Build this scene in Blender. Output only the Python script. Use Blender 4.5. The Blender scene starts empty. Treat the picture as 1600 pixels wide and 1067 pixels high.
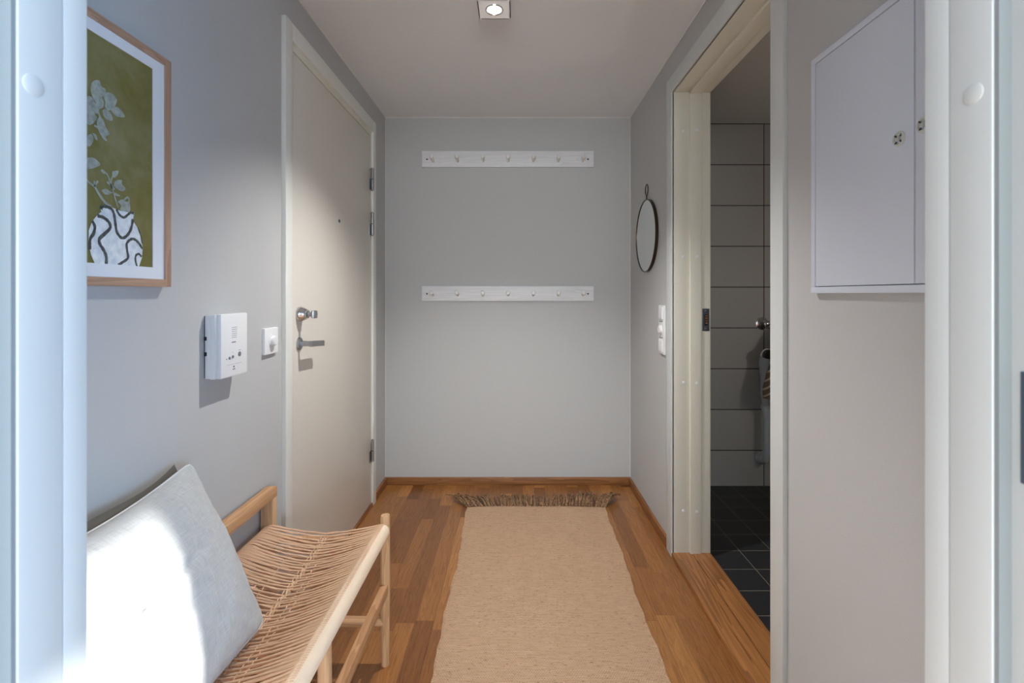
import bpy, bmesh, math, random
from mathutils import Vector, Matrix
random.seed(7)
PI = math.pi
S = bpy.context.scene
C = S.collection
ORG = {}

# ------------------------------------------------------------------ materials
def srgb(r, g, b):
    f = lambda c: c/12.92 if c <= .04045 else ((c+.055)/1.055)**2.4
    return (f(r/255), f(g/255), f(b/255), 1)

class NT:
    """small node-tree helper"""
    def __init__(s, name):
        s.m = bpy.data.materials.new(name); s.m.use_nodes = True
        s.t = s.m.node_tree; s.p = s.t.nodes['Principled BSDF']
    def n(s, typ, **kw):
        nd = s.t.nodes.new(typ)
        for k, v in kw.items():
            if k.startswith('i_'): nd.inputs[k[2:].replace('_', ' ')].default_value = v
            else: setattr(nd, k, v)
        return nd
    def l(s, a, b): s.t.links.new(a, b)
    def math(s, op, a, b=None, c=None):
        nd = s.t.nodes.new('ShaderNodeMath'); nd.operation = op
        for i, v in enumerate((a, b, c)):
            if v is None: continue
            if hasattr(v, 'links'): s.l(v, nd.inputs[i])
            else: nd.inputs[i].default_value = v
        return nd.outputs[0]
    def mix(s, fac, a, b, typ='MIX'):
        nd = s.t.nodes.new('ShaderNodeMix'); nd.data_type = 'RGBA'; nd.blend_type = typ
        for i, v in ((0, fac), (6, a), (7, b)):
            if hasattr(v, 'links'): s.l(v, nd.inputs[i])
            else: nd.inputs[i].default_value = v
        return nd.outputs[2]
    def xyz(s):
        g = s.n('ShaderNodeNewGeometry'); x = s.n('ShaderNodeSeparateXYZ')
        s.l(g.outputs['Position'], x.inputs[0]); return x.outputs
    def comb(s, a, b, c):
        nd = s.n('ShaderNodeCombineXYZ')
        for i, v in enumerate((a, b, c)):
            if hasattr(v, 'links'): s.l(v, nd.inputs[i])
            else: nd.inputs[i].default_value = v
        return nd.outputs[0]
    def noise(s, vec, scale, detail=3, rough=.5, dist=0):
        nd = s.n('ShaderNodeTexNoise', i_Scale=scale, i_Detail=detail, i_Roughness=rough, i_Distortion=dist)
        if vec is not None: s.l(vec, nd.inputs['Vector'])
        return nd.outputs['Fac']
    def ramp(s, fac, stops):
        nd = s.n('ShaderNodeValToRGB'); e = nd.color_ramp.elements
        while len(e) < len(stops): e.new(.5)
        for q, (p, c) in zip(e, stops): q.position = p; q.color = c
        s.l(fac, nd.inputs[0]); return nd.outputs[0]
    def bump(s, h, dist=.001, strength=1):
        nd = s.n('ShaderNodeBump', i_Strength=strength, i_Distance=dist)
        s.l(h, nd.inputs['Height']); s.l(nd.outputs[0], s.p.inputs['Normal'])
    def set(s, **kw):
        for k, v in kw.items():
            i = s.p.inputs[k.replace('_', ' ')]
            if hasattr(v, 'links'): s.l(v, i)
            else: i.default_value = v
        return s

def gpos(t):
    return t.n('ShaderNodeNewGeometry').outputs['Position']

def plain(name, col, rough=.5, metal=0, bump=None, **kw):
    t = NT(name); t.set(Base_Color=col, Roughness=rough, Metallic=metal, **kw)
    if bump: t.bump(t.noise(gpos(t), bump[0], 3), bump[1])
    return t.m

def mat_paint(name, col, rough=.7):
    t = NT(name)
    n = t.noise(gpos(t), 3, 2)
    t.set(Base_Color=t.mix(n, tuple(c*.985 for c in col[:3])+(1,), col), Roughness=rough)
    t.bump(t.noise(gpos(t), 420, 2, .6), .00035)
    return t.m

def mat_parquet():
    t = NT('oak_parquet')
    X, Y, Z = t.xyz()
    w = .0685
    i = t.math('FLOOR', t.math('DIVIDE', t.math('ADD', X, 5.03), w))
    wn = t.n('ShaderNodeTexWhiteNoise', noise_dimensions='1D'); t.l(i, wn.inputs['W'])
    off = t.math('MULTIPLY', wn.outputs['Value'], 3.7)
    L = t.math('ADD', t.math('MULTIPLY', wn.outputs['Value'], .2), .40)
    yy = t.math('DIVIDE', t.math('ADD', t.math('ADD', Y, 6.0), off), L)
    # uneven lengths inside a strip: shift joints with a smooth wobble
    yy = t.math('ADD', yy, t.math('MULTIPLY', t.math('SINE', t.math('MULTIPLY', yy, 2.9)), .27))
    j = t.math('FLOOR', yy)
    w2 = t.n('ShaderNodeTexWhiteNoise', noise_dimensions='2D'); t.l(t.comb(i, j, 0), w2.inputs['Vector'])
    r = w2.outputs['Value']; rc = t.n('ShaderNodeSeparateColor'); t.l(w2.outputs['Color'], rc.inputs[0])
    base = t.ramp(r, [(0, srgb(104, 64, 30)), (.10, srgb(134, 85, 42)), (.4, srgb(154, 101, 52)), (.8, srgb(168, 113, 60)), (1, srgb(188, 132, 74))])
    gx = t.math('ADD', X, t.math('MULTIPLY', rc.outputs[0], 9)); gy = t.math('ADD', Y, t.math('MULTIPLY', rc.outputs[1], 9))
    fine = t.noise(t.comb(t.math('MULTIPLY', gx, 260), t.math('MULTIPLY', gy, 9), r), 1, 3, .6)
    wide = t.noise(t.comb(t.math('MULTIPLY', gx, 30), t.math('MULTIPLY', gy, 2.2), r), 1, 2, .5, .8)
    rings = t.math('FRACT', t.math('MULTIPLY', wide, 8))
    g = t.mix(t.math('MULTIPLY', rings, .55), base, t.mix(1, base, (.62, .55, .48, 1), 'MULTIPLY'))
    g = t.mix(t.math('MULTIPLY', t.math('GREATER_THAN', fine, .54), .42), g, t.mix(1, g, (.50, .43, .38, 1), 'MULTIPLY'))
    # joints
    fx = t.math('FRACT', t.math('DIVIDE', t.math('ADD', X, 5.03), w)); fy = t.math('FRACT', yy)
    ex = t.math('LESS_THAN', t.math('MINIMUM', fx, t.math('SUBTRACT', 1, fx)), .008)
    i3 = t.math('LESS_THAN', t.math('ABSOLUTE', t.math('SUBTRACT', t.math('FRACT', t.math('DIVIDE', t.math('ADD', X, 5.03), w*3)), 0)), .006)
    ey = t.math('LESS_THAN', fy, .004)
    e = t.math('MAXIMUM', t.math('MAXIMUM', t.math('MULTIPLY', ex, .35), t.math('MULTIPLY', ey, .45)), t.math('MULTIPLY', i3, .6))
    g = t.mix(e, g, srgb(60, 34, 16))
    t.set(Base_Color=g, Roughness=t.math('ADD', t.math('MULTIPLY', fine, .15), .27))
    t.p.inputs['Coat Weight'].default_value = .15; t.p.inputs['Coat Roughness'].default_value = .25
    t.bump(t.math('SUBTRACT', t.math('MULTIPLY', fine, .12), e), .0006)
    return t.m

def mat_wood(name, lo, hi, axis, rough=.45, sc=1.0, ring=.35):
    """solid wood, grain along an axis (0 x, 1 y, 2 z)"""
    t = NT(name)
    P = list(t.xyz()[:3])
    v = [t.math('MULTIPLY', P[k], (5 if k == axis else 150)*sc) for k in range(3)]
    v2 = [t.math('MULTIPLY', P[k], (1.6 if k == axis else 26)*sc) for k in range(3)]
    f = t.noise(t.comb(*v), 1, 3, .6); w = t.noise(t.comb(*v2), 1, 2, .5, .6)
    r = t.math('FRACT', t.math('MULTIPLY', w, 6))
    c = t.ramp(t.math('ADD', t.math('MULTIPLY', f, .65), t.math('MULTIPLY', r, ring)), [(.15, lo), (.85, hi)])
    t.set(Base_Color=c, Roughness=rough); t.bump(f, .0003)
    return t.m

def mat_tiles(name, u, ou, ov, w, h, mortar, tile, grout, rough=.25, v=2, jointonly=False, dark=None):
    t = NT(name)
    P = t.xyz()
    a = t.math('DIVIDE', t.math('SUBTRACT', P[u], ou), w); b = t.math('DIVIDE', t.math('SUBTRACT', P[v], ov), h)
    fa = t.math('ABSOLUTE', t.math('SUBTRACT', t.math('FRACT', t.math('ADD', a, 200.5)), .5))
    fb = t.math('ABSOLUTE', t.math('SUBTRACT', t.math('FRACT', t.math('ADD', b, 200.5)), .5))
    e = t.math('MAXIMUM', t.math('LESS_THAN', t.math('MULTIPLY', fa, w), mortar/2), t.math('LESS_THAN', t.math('MULTIPLY', fb, h), mortar/2))
    wn = t.n('ShaderNodeTexWhiteNoise', noise_dimensions='2D')
    t.l(t.comb(t.math('FLOOR', a), t.math('FLOOR', b), 0), wn.inputs['Vector'])
    tc = t.mix(wn.outputs['Value'], tile, tuple(c*.88 for c in tile[:3])+(1,))
    t.set(Base_Color=t.mix(e, tc, grout), Roughness=t.math('ADD', t.math('MULTIPLY', e, .5), rough))
    t.bump(t.math('SUBTRACT', t.math('MULTIPLY', t.noise(gpos(t), 25, 2), .15), e), .001)
    return t.m

def mat_jute():
    t = NT('jute_weave')
    X, Y, Z = t.xyz()
    rows = t.math('SINE', t.math('ADD', t.math('MULTIPLY', Y, 2*PI/.0062), t.math('MULTIPLY', t.noise(t.comb(t.math('MULTIPLY', X, 4), t.math('MULTIPLY', Y, 14), 0), 1, 2), 5)))
    cols = t.math('SINE', t.math('ADD', t.math('MULTIPLY', X, 2*PI/.0078), t.math('MULTIPLY', t.math('FLOOR', t.math('DIVIDE', Y, .0062)), PI)))
    streak = t.noise(t.comb(t.math('MULTIPLY', X, 16), t.math('MULTIPLY', Y, 130), 0), 1, 4, .7)
    fleck = t.noise(t.comb(t.math('MULTIPLY', X, 55), t.math('MULTIPLY', Y, 190), 3), 1, 2, .6)
    c = t.ramp(streak, [(.25, srgb(192, 155, 122)), (.5, srgb(208, 171, 138)), (.75, srgb(220, 186, 154))])
    c = t.mix(t.math('MULTIPLY', t.math('GREATER_THAN', fleck,   .64), .6), c, srgb(126, 92, 64))
    h = t.math('ADD', t.math('MULTIPLY', rows, .5), t.math('MULTIPLY', cols, .5))
    c = t.mix(t.math('MULTIPLY', t.math('LESS_THAN', h, -.35), .35), c, srgb(128, 96, 68))
    t.set(Base_Color=c, Roughness=.92)
    t.bump(t.math('ADD', h, t.math('MULTIPLY', streak, .25)), .0014)
    return t.m

def mat_cloth(name, col, pitch=.0016, h=.0004, var=.1):
    t = NT(name)
    tc = t.n('ShaderNodeTexCoord'); sp = t.n('ShaderNodeSeparateXYZ'); t.l(tc.outputs['UV'], sp.inputs[0])
    a = t.math('SINE', t.math('MULTIPLY', sp.outputs[0], 2*PI/pitch)); b = t.math('SINE', t.math('MULTIPLY', sp.outputs[1], 2*PI/pitch))
    sx = t.noise(t.comb(t.math('MULTIPLY', sp.outputs[0], 900), t.math('MULTIPLY', sp.outputs[1], 28), 0), 1, 2)
    sy = t.noise(t.comb(t.math('MULTIPLY', sp.outputs[0], 28), t.math('MULTIPLY', sp.outputs[1], 900), 5), 1, 2)
    f = t.math('MULTIPLY', t.math('ADD', sx, sy), .5)
    lo = tuple(c*(1-var*2) for c in col[:3])+(1,)
    t.set(Base_Color=t.ramp(f, [(.35, lo), (.62, col)]), Roughness=.95)
    t.p.inputs['Sheen Weight'].default_value = .2
    t.bump(t.math('ADD', t.math('MULTIPLY', t.math('MULTIPLY', a, b), .5), t.math('MULTIPLY', f, 3)), h)
    return t.m

def mat_canvas():
    t = NT('olive_painted_ground')
    n = t.noise(gpos(t), 9, 5, .6, .5); n2 = t.noise(gpos(t), 60, 3)
    c = t.ramp(t.math('ADD', t.math('MULTIPLY', n, .85), t.math('MULTIPLY', n2, .15)),
               [(.32, srgb(112, 104, 44)), (.5, srgb(124, 118, 68)), (.66, srgb(138, 133, 94))])
    t.set(Base_Color=c, Roughness=.6); return t.m

def mat_brush(name, lo, hi, sc=90):
    t = NT(name)
    t.set(Base_Color=t.ramp(t.noise(gpos(t), sc, 3, .6), [(.35, lo), (.65, hi)]), Roughness=.6); return t.m

def mat_frosted():
    t = NT('frosted_white_acrylic'); out = t.t.nodes['Material Output']
    tr = t.n('ShaderNodeBsdfTranslucent'); tr.inputs[0].default_value = (.9, .88, .88, 1)
    mx = t.n('ShaderNodeMixShader'); mx.inputs[0].default_value = .10
    t.set(Base_Color=(.85, .85, .85, 1), Roughness=.4)
    t.l(t.p.outputs[0], mx.inputs[1]); t.l(tr.outputs[0], mx.inputs[2]); t.l(mx.outputs[0], out.inputs[0]); return t.m

def mat_towel():
    t = NT('striped_towel')
    X, Y, Z = t.xyz()
    s = t.math('FRACT', t.math('DIVIDE', t.math('ADD', Z, t.math('MULTIPLY', X, -.75)), .042))
    t.set(Base_Color=t.mix(t.math('GREATER_THAN', s, .72), srgb(112, 98, 82), srgb(186, 172, 150)), Roughness=.95)
    t.bump(t.noise(gpos(t), 500, 2), .001); return t.m

def mat_emit(name, col, st):
    t = NT(name); t.set(Base_Color=col, Emission_Color=col, Emission_Strength=st); return t.m

WALL = srgb(188, 188, 187); TRIM = srgb(226, 226, 220)
M = dict(
    wall=mat_paint('grey_wall_paint', WALL), ceil=mat_paint('white_ceiling_paint', srgb(233, 235, 237), .8),
    room=mat_paint('grey_room_paint', srgb(170, 172, 174)), caulk=plain('white_caulk', srgb(225, 223, 220), .6),
    trim=plain('white_gloss_trim', TRIM, .38), trimw=plain('warm_white_frame_paint', srgb(222, 219, 205), .38), trimg=plain('grey_white_frame_paint', srgb(206, 210, 208), .45), seal=plain('grey_rubber_seal', srgb(140, 147, 148), .7),
    gap=plain('dark_gap_seal', srgb(60, 58, 54), .8), leaf=plain('cream_door_paint', srgb(217, 211, 201), .33, bump=(90, .0002)),
    floor=mat_parquet(), oakx=mat_wood('oak_trim_across', srgb(104, 62, 30), srgb(166, 112, 66), 0), oaky=mat_wood('oak_trim_along', srgb(104, 62, 30), srgb(166, 112, 66), 1),
    sill=mat_wood('oak_threshold', srgb(108, 68, 34), srgb(178, 120, 68), 1, .35, .8, .5),
    beny=mat_wood('bench_oak_along', srgb(168, 120, 80), srgb(212, 168, 124), 1), benz=mat_wood('bench_oak_upright', srgb(170, 126, 88), srgb(222, 184, 142), 2),
    benx=mat_wood('bench_oak_across', srgb(168, 122, 84), srgb(216, 176, 134), 0),
    cord=plain('paper_cord', srgb(222, 184, 150), .75, bump=(900, .0006)), cordw=plain('paper_cord_wrapping', srgb(232, 210, 184), .75, bump=(900, .0005)),
    linen=mat_cloth('grey_linen', srgb(216, 216, 214), h=.0006, var=.15), chrome=plain('polished_chrome', (.62, .62, .63, 1), .16, 1), steel=plain('brushed_steel', (.42, .42, .43, 1), .34, 1, bump=(700, .0001)),
    frame=mat_wood('picture_frame_oak', srgb(158, 122, 98), srgb(196, 162, 136), 2, .5, 1.3), framey=mat_wood('picture_frame_oak_along', srgb(158, 122, 98), srgb(196, 162, 136), 1, .5, 1.3),
    mat=plain('white_mount_card', srgb(228, 230, 234), .8, bump=(300, .0001)), art=mat_canvas(), petal=mat_brush('grey_white_petal', srgb(140, 146, 136), srgb(170, 175, 165)),
    vase=mat_brush('white_vase_paint', srgb(205, 212, 218), srgb(236, 238, 238), 60), ink=mat_brush('charcoal_brush_line', srgb(48, 52, 52), srgb(96, 98, 92), 200),
    plast=plain('white_plastic', srgb(232, 232, 232), .35), plastd=plain('grey_button_plastic', srgb(120, 122, 128), .5), slit=plain('grey_slit', srgb(168, 170, 176), .6), black=plain('black_plastic', srgb(22, 22, 24), .5),
    cab=plain('white_enamel_steel', srgb(210, 217, 229), .28, bump=(120, .0001)), clear=plain('translucent_lock_plastic', srgb(196, 200, 190), .25), dark=plain('dark_recess', srgb(50, 52, 50), .6),
    pegb=mat_wood('whitewashed_board', srgb(212, 212, 214), srgb(232, 232, 234), 0, .5), peg=mat_wood('whitewashed_peg', srgb(206, 200, 190), srgb(240, 238, 232), 1, .5),
    wire=plain('blackened_brass', srgb(66, 56, 42), .35, .8), mirror=plain('mirror_glass', (.86, .88, .87, 1), .01, 1),
    jute=mat_jute(), fringe=mat_brush('brown_jute_fringe', srgb(74, 52, 34), srgb(168, 130, 92), 90),  # brown fringe with highlights and shaded gaps painted in as noise contrast
    btile=mat_tiles('bathroom_wall_tiles', 0, 1.553, 2.014, .40, .256, .005, srgb(176, 174, 170), srgb(40, 38, 36), .55),
    btiley=mat_tiles('bathroom_side_tiles', 1, 2.97, 2.014, .40, .256, .005, srgb(176, 174, 170), srgb(40, 38, 36)),
    bfloor=mat_tiles('dark_floor_tiles', 0, 1.195, 2.97, .15, .15, .003, srgb(42, 42, 45), srgb(130, 122, 108), .4, v=1),
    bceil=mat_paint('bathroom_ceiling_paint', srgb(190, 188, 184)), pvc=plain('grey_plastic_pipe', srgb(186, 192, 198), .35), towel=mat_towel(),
    frost=mat_frosted(), back=plain('dark_taupe', srgb(92, 86, 78), .95, bump=(700, .0006)),
    emit=mat_emit('lamp_glow', (1, .93, .82, 1), 7), strike=plain('blued_steel_plate', srgb(96, 104, 116), .35, .7),
)

# ------------------------------------------------------------------ mesh helpers
def box(bm, x0, x1, y0, y1, z0, z1, bev=0, mi=0):
    vs = [bm.verts.new((x, y, z)) for x in (x0, x1) for y in (y0, y1) for z in (z0, z1)]
    fs = [bm.faces.new([vs[k] for k in f]) for f in ((0, 1, 3, 2), (4, 6, 7, 5), (0, 4, 5, 1), (2, 3, 7, 6), (0, 2, 6, 4), (1, 5, 7, 3))]
    for f in fs: f.material_index = mi
    if bev:
        es = list({e for f in fs for e in f.edges})
        r = bmesh.ops.bevel(bm, geom=es, offset=bev, segments=2, affect='EDGES', profile=.6)
        for f in r['faces']: f.material_index = mi
    return vs

def tube(bm, pts, rad, seg=10, cap=True, mi=0, closed=False, flat=1.0):
    pts = [Vector(p) for p in pts]; n = len(pts); rings = []
    up = None
    for i, p in enumerate(pts):
        if closed: d = pts[(i+1) % n]-pts[i-1]
        else: d = pts[min(i+1, n-1)]-pts[max(i-1, 0)]
        d.normalize()
        if up is None:
            up = Vector((0, 0, 1)) if abs(d.z) < .9 else Vector((1, 0, 0))
        s = d.cross(up).normalized(); up = s.cross(d).normalized()
        r = rad[i] if isinstance(rad, (list, tuple)) else rad
        rings.append([bm.verts.new(p+s*(r*math.cos(2*PI*k/seg))+up*(r*flat*math.sin(2*PI*k/seg))) for k in range(seg)])
    m = n if closed else n-1
    for i in range(m):
        a, b = rings[i], rings[(i+1) % n]
        for k in range(seg):
            f = bm.faces.new((a[k], a[(k+1) % seg], b[(k+1) % seg], b[k])); f.smooth = True; f.material_index = mi
    if cap and not closed:
        for r in (rings[0][::-1], rings[-1]):
            f = bm.faces.new(r); f.material_index = mi

def lathe(bm, c, axis, prof, seg=28, mi=0, squash=1.0):
    """prof: (along, radius) pairs; axis a Vector"""
    c = Vector(c); d = Vector(axis).normalized()
    u = d.orthogonal().normalized() if abs(d.z) > .9 else Vector((0, 0, 1)); s = d.cross(u).normalized()
    rings = []
    for a, r in prof:
        rings.append([bm.verts.new(c+d*a+s*(r*math.cos(2*PI*k/seg)*squash)+u*(r*math.sin(2*PI*k/seg))) for k in range(seg)])
    for a, b in zip(rings, rings[1:]):
        for k in range(seg):
            f = bm.faces.new((a[k], a[(k+1) % seg], b[(k+1) % seg], b[k])); f.smooth = True; f.material_index = mi
    for r in (rings[0][::-1], rings[-1]):
        f = bm.faces.new(r); f.material_index = mi

def smooth_angle(me, deg=35):
    try:
        me.set_sharp_from_angle(angle=math.radians(deg))
    except Exception: pass

def obj(name, bm, mats, parent=None, label=None, kind=None, loc=None):
    bmesh.ops.recalc_face_normals(bm, faces=bm.faces)
    o_ = ORG[parent.name] if parent else Vector(loc or (0, 0, 0))
    bmesh.ops.translate(bm, verts=bm.verts, vec=-o_)
    me = bpy.data.meshes.new(name); bm.to_mesh(me); bm.free()
    for m in (mats if isinstance(mats, (list, tuple)) else [mats]): me.materials.append(M[m])
    smooth_angle(me)
    o = bpy.data.objects.new(name, me); C.objects.link(o)
    if parent: o.parent = parent
    else: o.location = o_
    ORG[o.name] = o_.copy()
    if label: o['label'] = label
    if kind: o['kind'] = kind
    return o

def bxo(name, mats, parent, *b, bev=0, label=None, kind=None):
    bm = bmesh.new()
    if isinstance(b[0], (tuple, list)):
        for q in b: box(bm, *q, bev=bev)
    else: box(bm, *b, bev=bev)
    return obj(name, bm, mats, parent, label, kind)

def thing(name, label, cat, loc, group=None, kind=None):
    o = bpy.data.objects.new(name, None); C.objects.link(o); o.location = loc; o.empty_display_size = .05
    o['label'] = label; o['category'] = cat
    if group: o['group'] = group
    if kind: o['kind'] = kind
    ORG[o.name] = Vector(loc)
    return o

def tag(o, label, cat, group=None, kind=None):
    o['label'] = label; o['category'] = cat
    if group: o['group'] = group
    if kind: o['kind'] = kind
    return o

def struct(name, m, label, cat, *boxes, bev=0):
    return tag(bxo(name, m, None, *boxes, bev=bev), label, cat, kind='structure')

# ------------------------------------------------------------------ room shell
XL, XR, YB, H = -.828, .7195, 2.991, 2.318
PETALS=[
  [(0.9066, 1.6043), (0.9139, 1.6131), (0.9244, 1.6169), (0.9287, 1.6076), (0.9374, 1.6066), (0.9374, 1.5971), (0.9298, 1.5873), (0.9341, 1.5787), (0.932, 1.5684), (0.9244, 1.5617), (0.9202, 1.5507), (0.9118, 1.553), (0.9097, 1.5651), (0.916, 1.5713), (0.9097, 1.578), (0.9052, 1.5908)] ,
  [(0.932, 1.5929), (0.9418, 1.6019), (0.953, 1.6037), (0.961, 1.5993), (0.9645, 1.5959), (0.961, 1.5838), (0.953, 1.5738), (0.944, 1.5665), (0.9363, 1.5701), (0.9374, 1.58)] ,
  [(0.9485, 1.5711), (0.9622, 1.5813), (0.9739, 1.579), (0.9834, 1.5698), (0.9739, 1.5642), (0.9599, 1.5629)] ,
  [(0.9298, 1.5609), (0.9374, 1.5667), (0.9485, 1.5634), (0.9548, 1.5532), (0.9485, 1.5476), (0.9363, 1.5492)] ,
  [(0.9181, 1.5368), (0.9244, 1.5467), (0.933, 1.5423), (0.9385, 1.531), (0.9474, 1.5207), (0.9374, 1.5126), (0.9414, 1.5053), (0.9341, 1.5049), (0.9244, 1.5148), (0.9191, 1.526)] ,
  [(0.8995, 1.5774), (0.9077, 1.5772), (0.916, 1.5658), (0.9139, 1.5483), (0.9181, 1.5424), (0.9097, 1.5282), (0.8995, 1.5227), (0.8895, 1.5318), (0.8876, 1.5598)] ,
  [(0.8995, 1.5027), (0.9066, 1.5069), (0.9108, 1.4991), (0.9077, 1.4889), (0.9015, 1.4814), (0.8915, 1.4837)] ,
  [(0.9077, 1.51), (0.916, 1.5091), (0.9198, 1.5002), (0.9149, 1.5004)] ,
  [(0.8985, 1.4595), (0.9097, 1.4628), (0.9202, 1.4593), (0.9255, 1.4533), (0.916, 1.446), (0.9077, 1.441), (0.8955, 1.4387), (0.8876, 1.4465)] ,
  [(0.9266, 1.4431), (0.9317, 1.446), (0.94, 1.4405), (0.933, 1.4381)] ,
  [(0.9533, 1.4478), (0.9678, 1.4528), (0.965, 1.4428), (0.9582, 1.436), (0.9533, 1.4398)] ,
  [(0.9554, 1.4196), (0.9609, 1.4306), (0.9762, 1.4357), (0.9762, 1.4279), (0.9856, 1.4199), (0.9762, 1.4127), (0.9636, 1.4157)] ,
  [(0.9286, 1.4041), (0.9382, 1.4089), (0.9501, 1.4047), (0.9461, 1.3997), (0.9356, 1.3982)] ,
  [(0.9549, 1.4046), (0.9623, 1.4062), (0.9725, 1.402), (0.9609, 1.4005)] ,
  [(0.965, 1.3893), (0.979, 1.3968), (0.9856, 1.3934), (0.9955, 1.3934), (0.9955, 1.3732), (0.9734, 1.3734), (0.9748, 1.383)] ,
]
STEMS=[
  ( [(0.8783, 1.4294), (0.9006, 1.4135), (0.9128, 1.4076), (0.9215, 1.3963), (0.9343, 1.3833), (0.9501, 1.3749)] , 0.0035 ),
  ( [(0.9128, 1.4076), (0.9128, 1.4186)] , 0.002 ),
  ( [(0.914, 1.4112), (0.9203, 1.4204)] , 0.002 ),
  ( [(0.9382, 1.4416), (0.9447, 1.4331), (0.9474, 1.4235), (0.9533, 1.4123), (0.9595, 1.3952), (0.9664, 1.378)] , 0.0014 ),
  ( [(0.9541, 1.4389), (0.9506, 1.43), (0.9501, 1.423)] , 0.0013 ),
  ( [(0.9408, 1.4242), (0.9582, 1.4122)] , 0.0022 ),
  ( [(0.9528, 1.4041), (0.9474, 1.4052)] , 0.0012 ),
  ( [(0.9804, 1.3947), (0.9891, 1.4024), (0.9934, 1.4009), (0.9943, 1.3927)] , 0.0018 ),
  ( [(0.9149, 1.5579), (0.9266, 1.5944)] , 0.001 ),
  ( [(0.9212, 1.5548), (0.9255, 1.5452)] , 0.002 ),
  ( [(0.9118, 1.5253), (0.9244, 1.5242)] , 0.002 ),
]
VASE = [(0.9258, 1.3716), (0.9369, 1.3752), (0.9501, 1.3749), (0.972, 1.372), (1.0068, 1.3721), (1.0038, 1.3558), (1.0159, 1.343), (1.0267, 1.3223), (1.0298, 1.3004), (1.0283, 1.2804), (1.0196, 1.2591), (0.914, 1.2589), (0.9054, 1.2752), (0.8999, 1.2985), (0.9006, 1.3225), (0.9079, 1.3409), (0.9215, 1.3564), (0.9279, 1.3619), (0.9258, 1.366)]
STROKES=[
  ( [(0.9266, 1.3662), (0.9291, 1.3722), (0.9408, 1.3737), (0.9514, 1.3706), (0.9568, 1.3601), (0.9595, 1.3443), (0.9636, 1.3264), (0.9762, 1.3163), (0.9905, 1.3252), (0.9993, 1.3407), (1.0032, 1.3594)] , 0.0024 ),
  ( [(0.9623, 1.3733), (0.9692, 1.3633), (0.9804, 1.3593), (0.9905, 1.3669), (0.9979, 1.3722), (1.0053, 1.3718)] , 0.002 ),
  ( [(0.9185, 1.3526), (0.9317, 1.3514), (0.9442, 1.3443), (0.9474, 1.3334), (0.9356, 1.3205), (0.9235, 1.3089), (0.9235, 1.2989), (0.933, 1.2864), (0.9382, 1.2745), (0.9382, 1.2598)] , 0.0026 ),
  ( [(0.9071, 1.3408), (0.9128, 1.3307), (0.9103, 1.3172), (0.903, 1.3054), (0.9018, 1.2857)] , 0.0024 ),
  ( [(0.9664, 1.2605), (0.9762, 1.2658), (0.9905, 1.2763), (0.9885, 1.2916), (0.9876, 1.3058), (0.9964, 1.3151), (1.0068, 1.3175), (1.019, 1.3104), (1.0289, 1.2991)] , 0.0022 ),
  ( [(1.0144, 1.2598), (1.0104, 1.2717), (1.0113, 1.2827), (1.019, 1.2871), (1.0267, 1.2815)] , 0.0018 ),
  ( [(1.0165, 1.3431), (1.0245, 1.327), (1.0283, 1.3101)] , 0.0012 ),
]
E_W1, E_W2, E_SUN, E_SPOT, E_BATH, EXPO = 130, 225, 22, 94, 6, 0.0
XP = .865                        # bathroom side of the partition
struct('floor', 'floor', 'oiled oak strip parquet floor of the hallway', 'floor', (-2.1, XR, -3.3, YB+.1, -.06, 0), (XR, 2.3, -3.3, .345, -.06, 0))
struct('floor.001', 'bfloor', 'near-black square floor tiles in the bathroom', 'floor', (XR+.001, 2.4, .345, YB+.1, -.06, -.001))
struct('ceiling', 'ceil', 'plain off-white ceiling over the hallway', 'ceiling', (XL-.1, XP-.005, .345, YB+.1, H, H+.1))
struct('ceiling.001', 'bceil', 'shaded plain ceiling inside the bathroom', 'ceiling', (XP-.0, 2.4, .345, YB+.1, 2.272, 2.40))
struct('wall_back', 'wall', 'light grey end wall carrying the two white peg rails', 'wall', (XL-.1, XP, YB, YB+.1, 0, H))
struct('wall_back.001', 'btile', 'bathroom end wall of pale rectangular tiles with dark joints', 'wall', (XP, 2.4, 2.972, YB+.1, -.001, 2.272))
struct('wall_left', 'wall', 'light grey wall with the framed painting and the entry door', 'wall',
       (XL-.1, XL, .345, 1.700, 0, H), (XL-.1, XL, 2.710, YB, 0, H), (XL-.1, XL, 1.700, 2.710, 2.135, H))
struct('wall_right', 'wall', 'light grey wall with the round mirror, bathroom doorway and fuse cabinet', 'wall',
       (XR, XP, .345, 1.300, 0, H), (XR, XP, 2.185, YB, 0, H), (XR, XP, 1.300, 2.185, 2.145, H))
struct('wall_right.001', 'btiley', 'tiled side wall inside the bathroom', 'wall', (2.3, 2.4, .345, YB, 0, 2.272))
struct('wall_front.001', 'btile', 'tiled near wall inside the bathroom', 'wall', (XP, 2.4, .345, .6, 0, 2.272))
# partition with the doorway the photograph is taken through
struct('wall_front', 'wall', 'grey partition wall around the doorway in front', 'wall',
       (-2.1, -.405, .285, .385, 0, 2.5), (.388, 2.3, .285, .345, 0, 2.5), (.388, XR, .345, .385, 0, 2.5), (-.405, .388, .285, .385, 2.12, 2.5))
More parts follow.
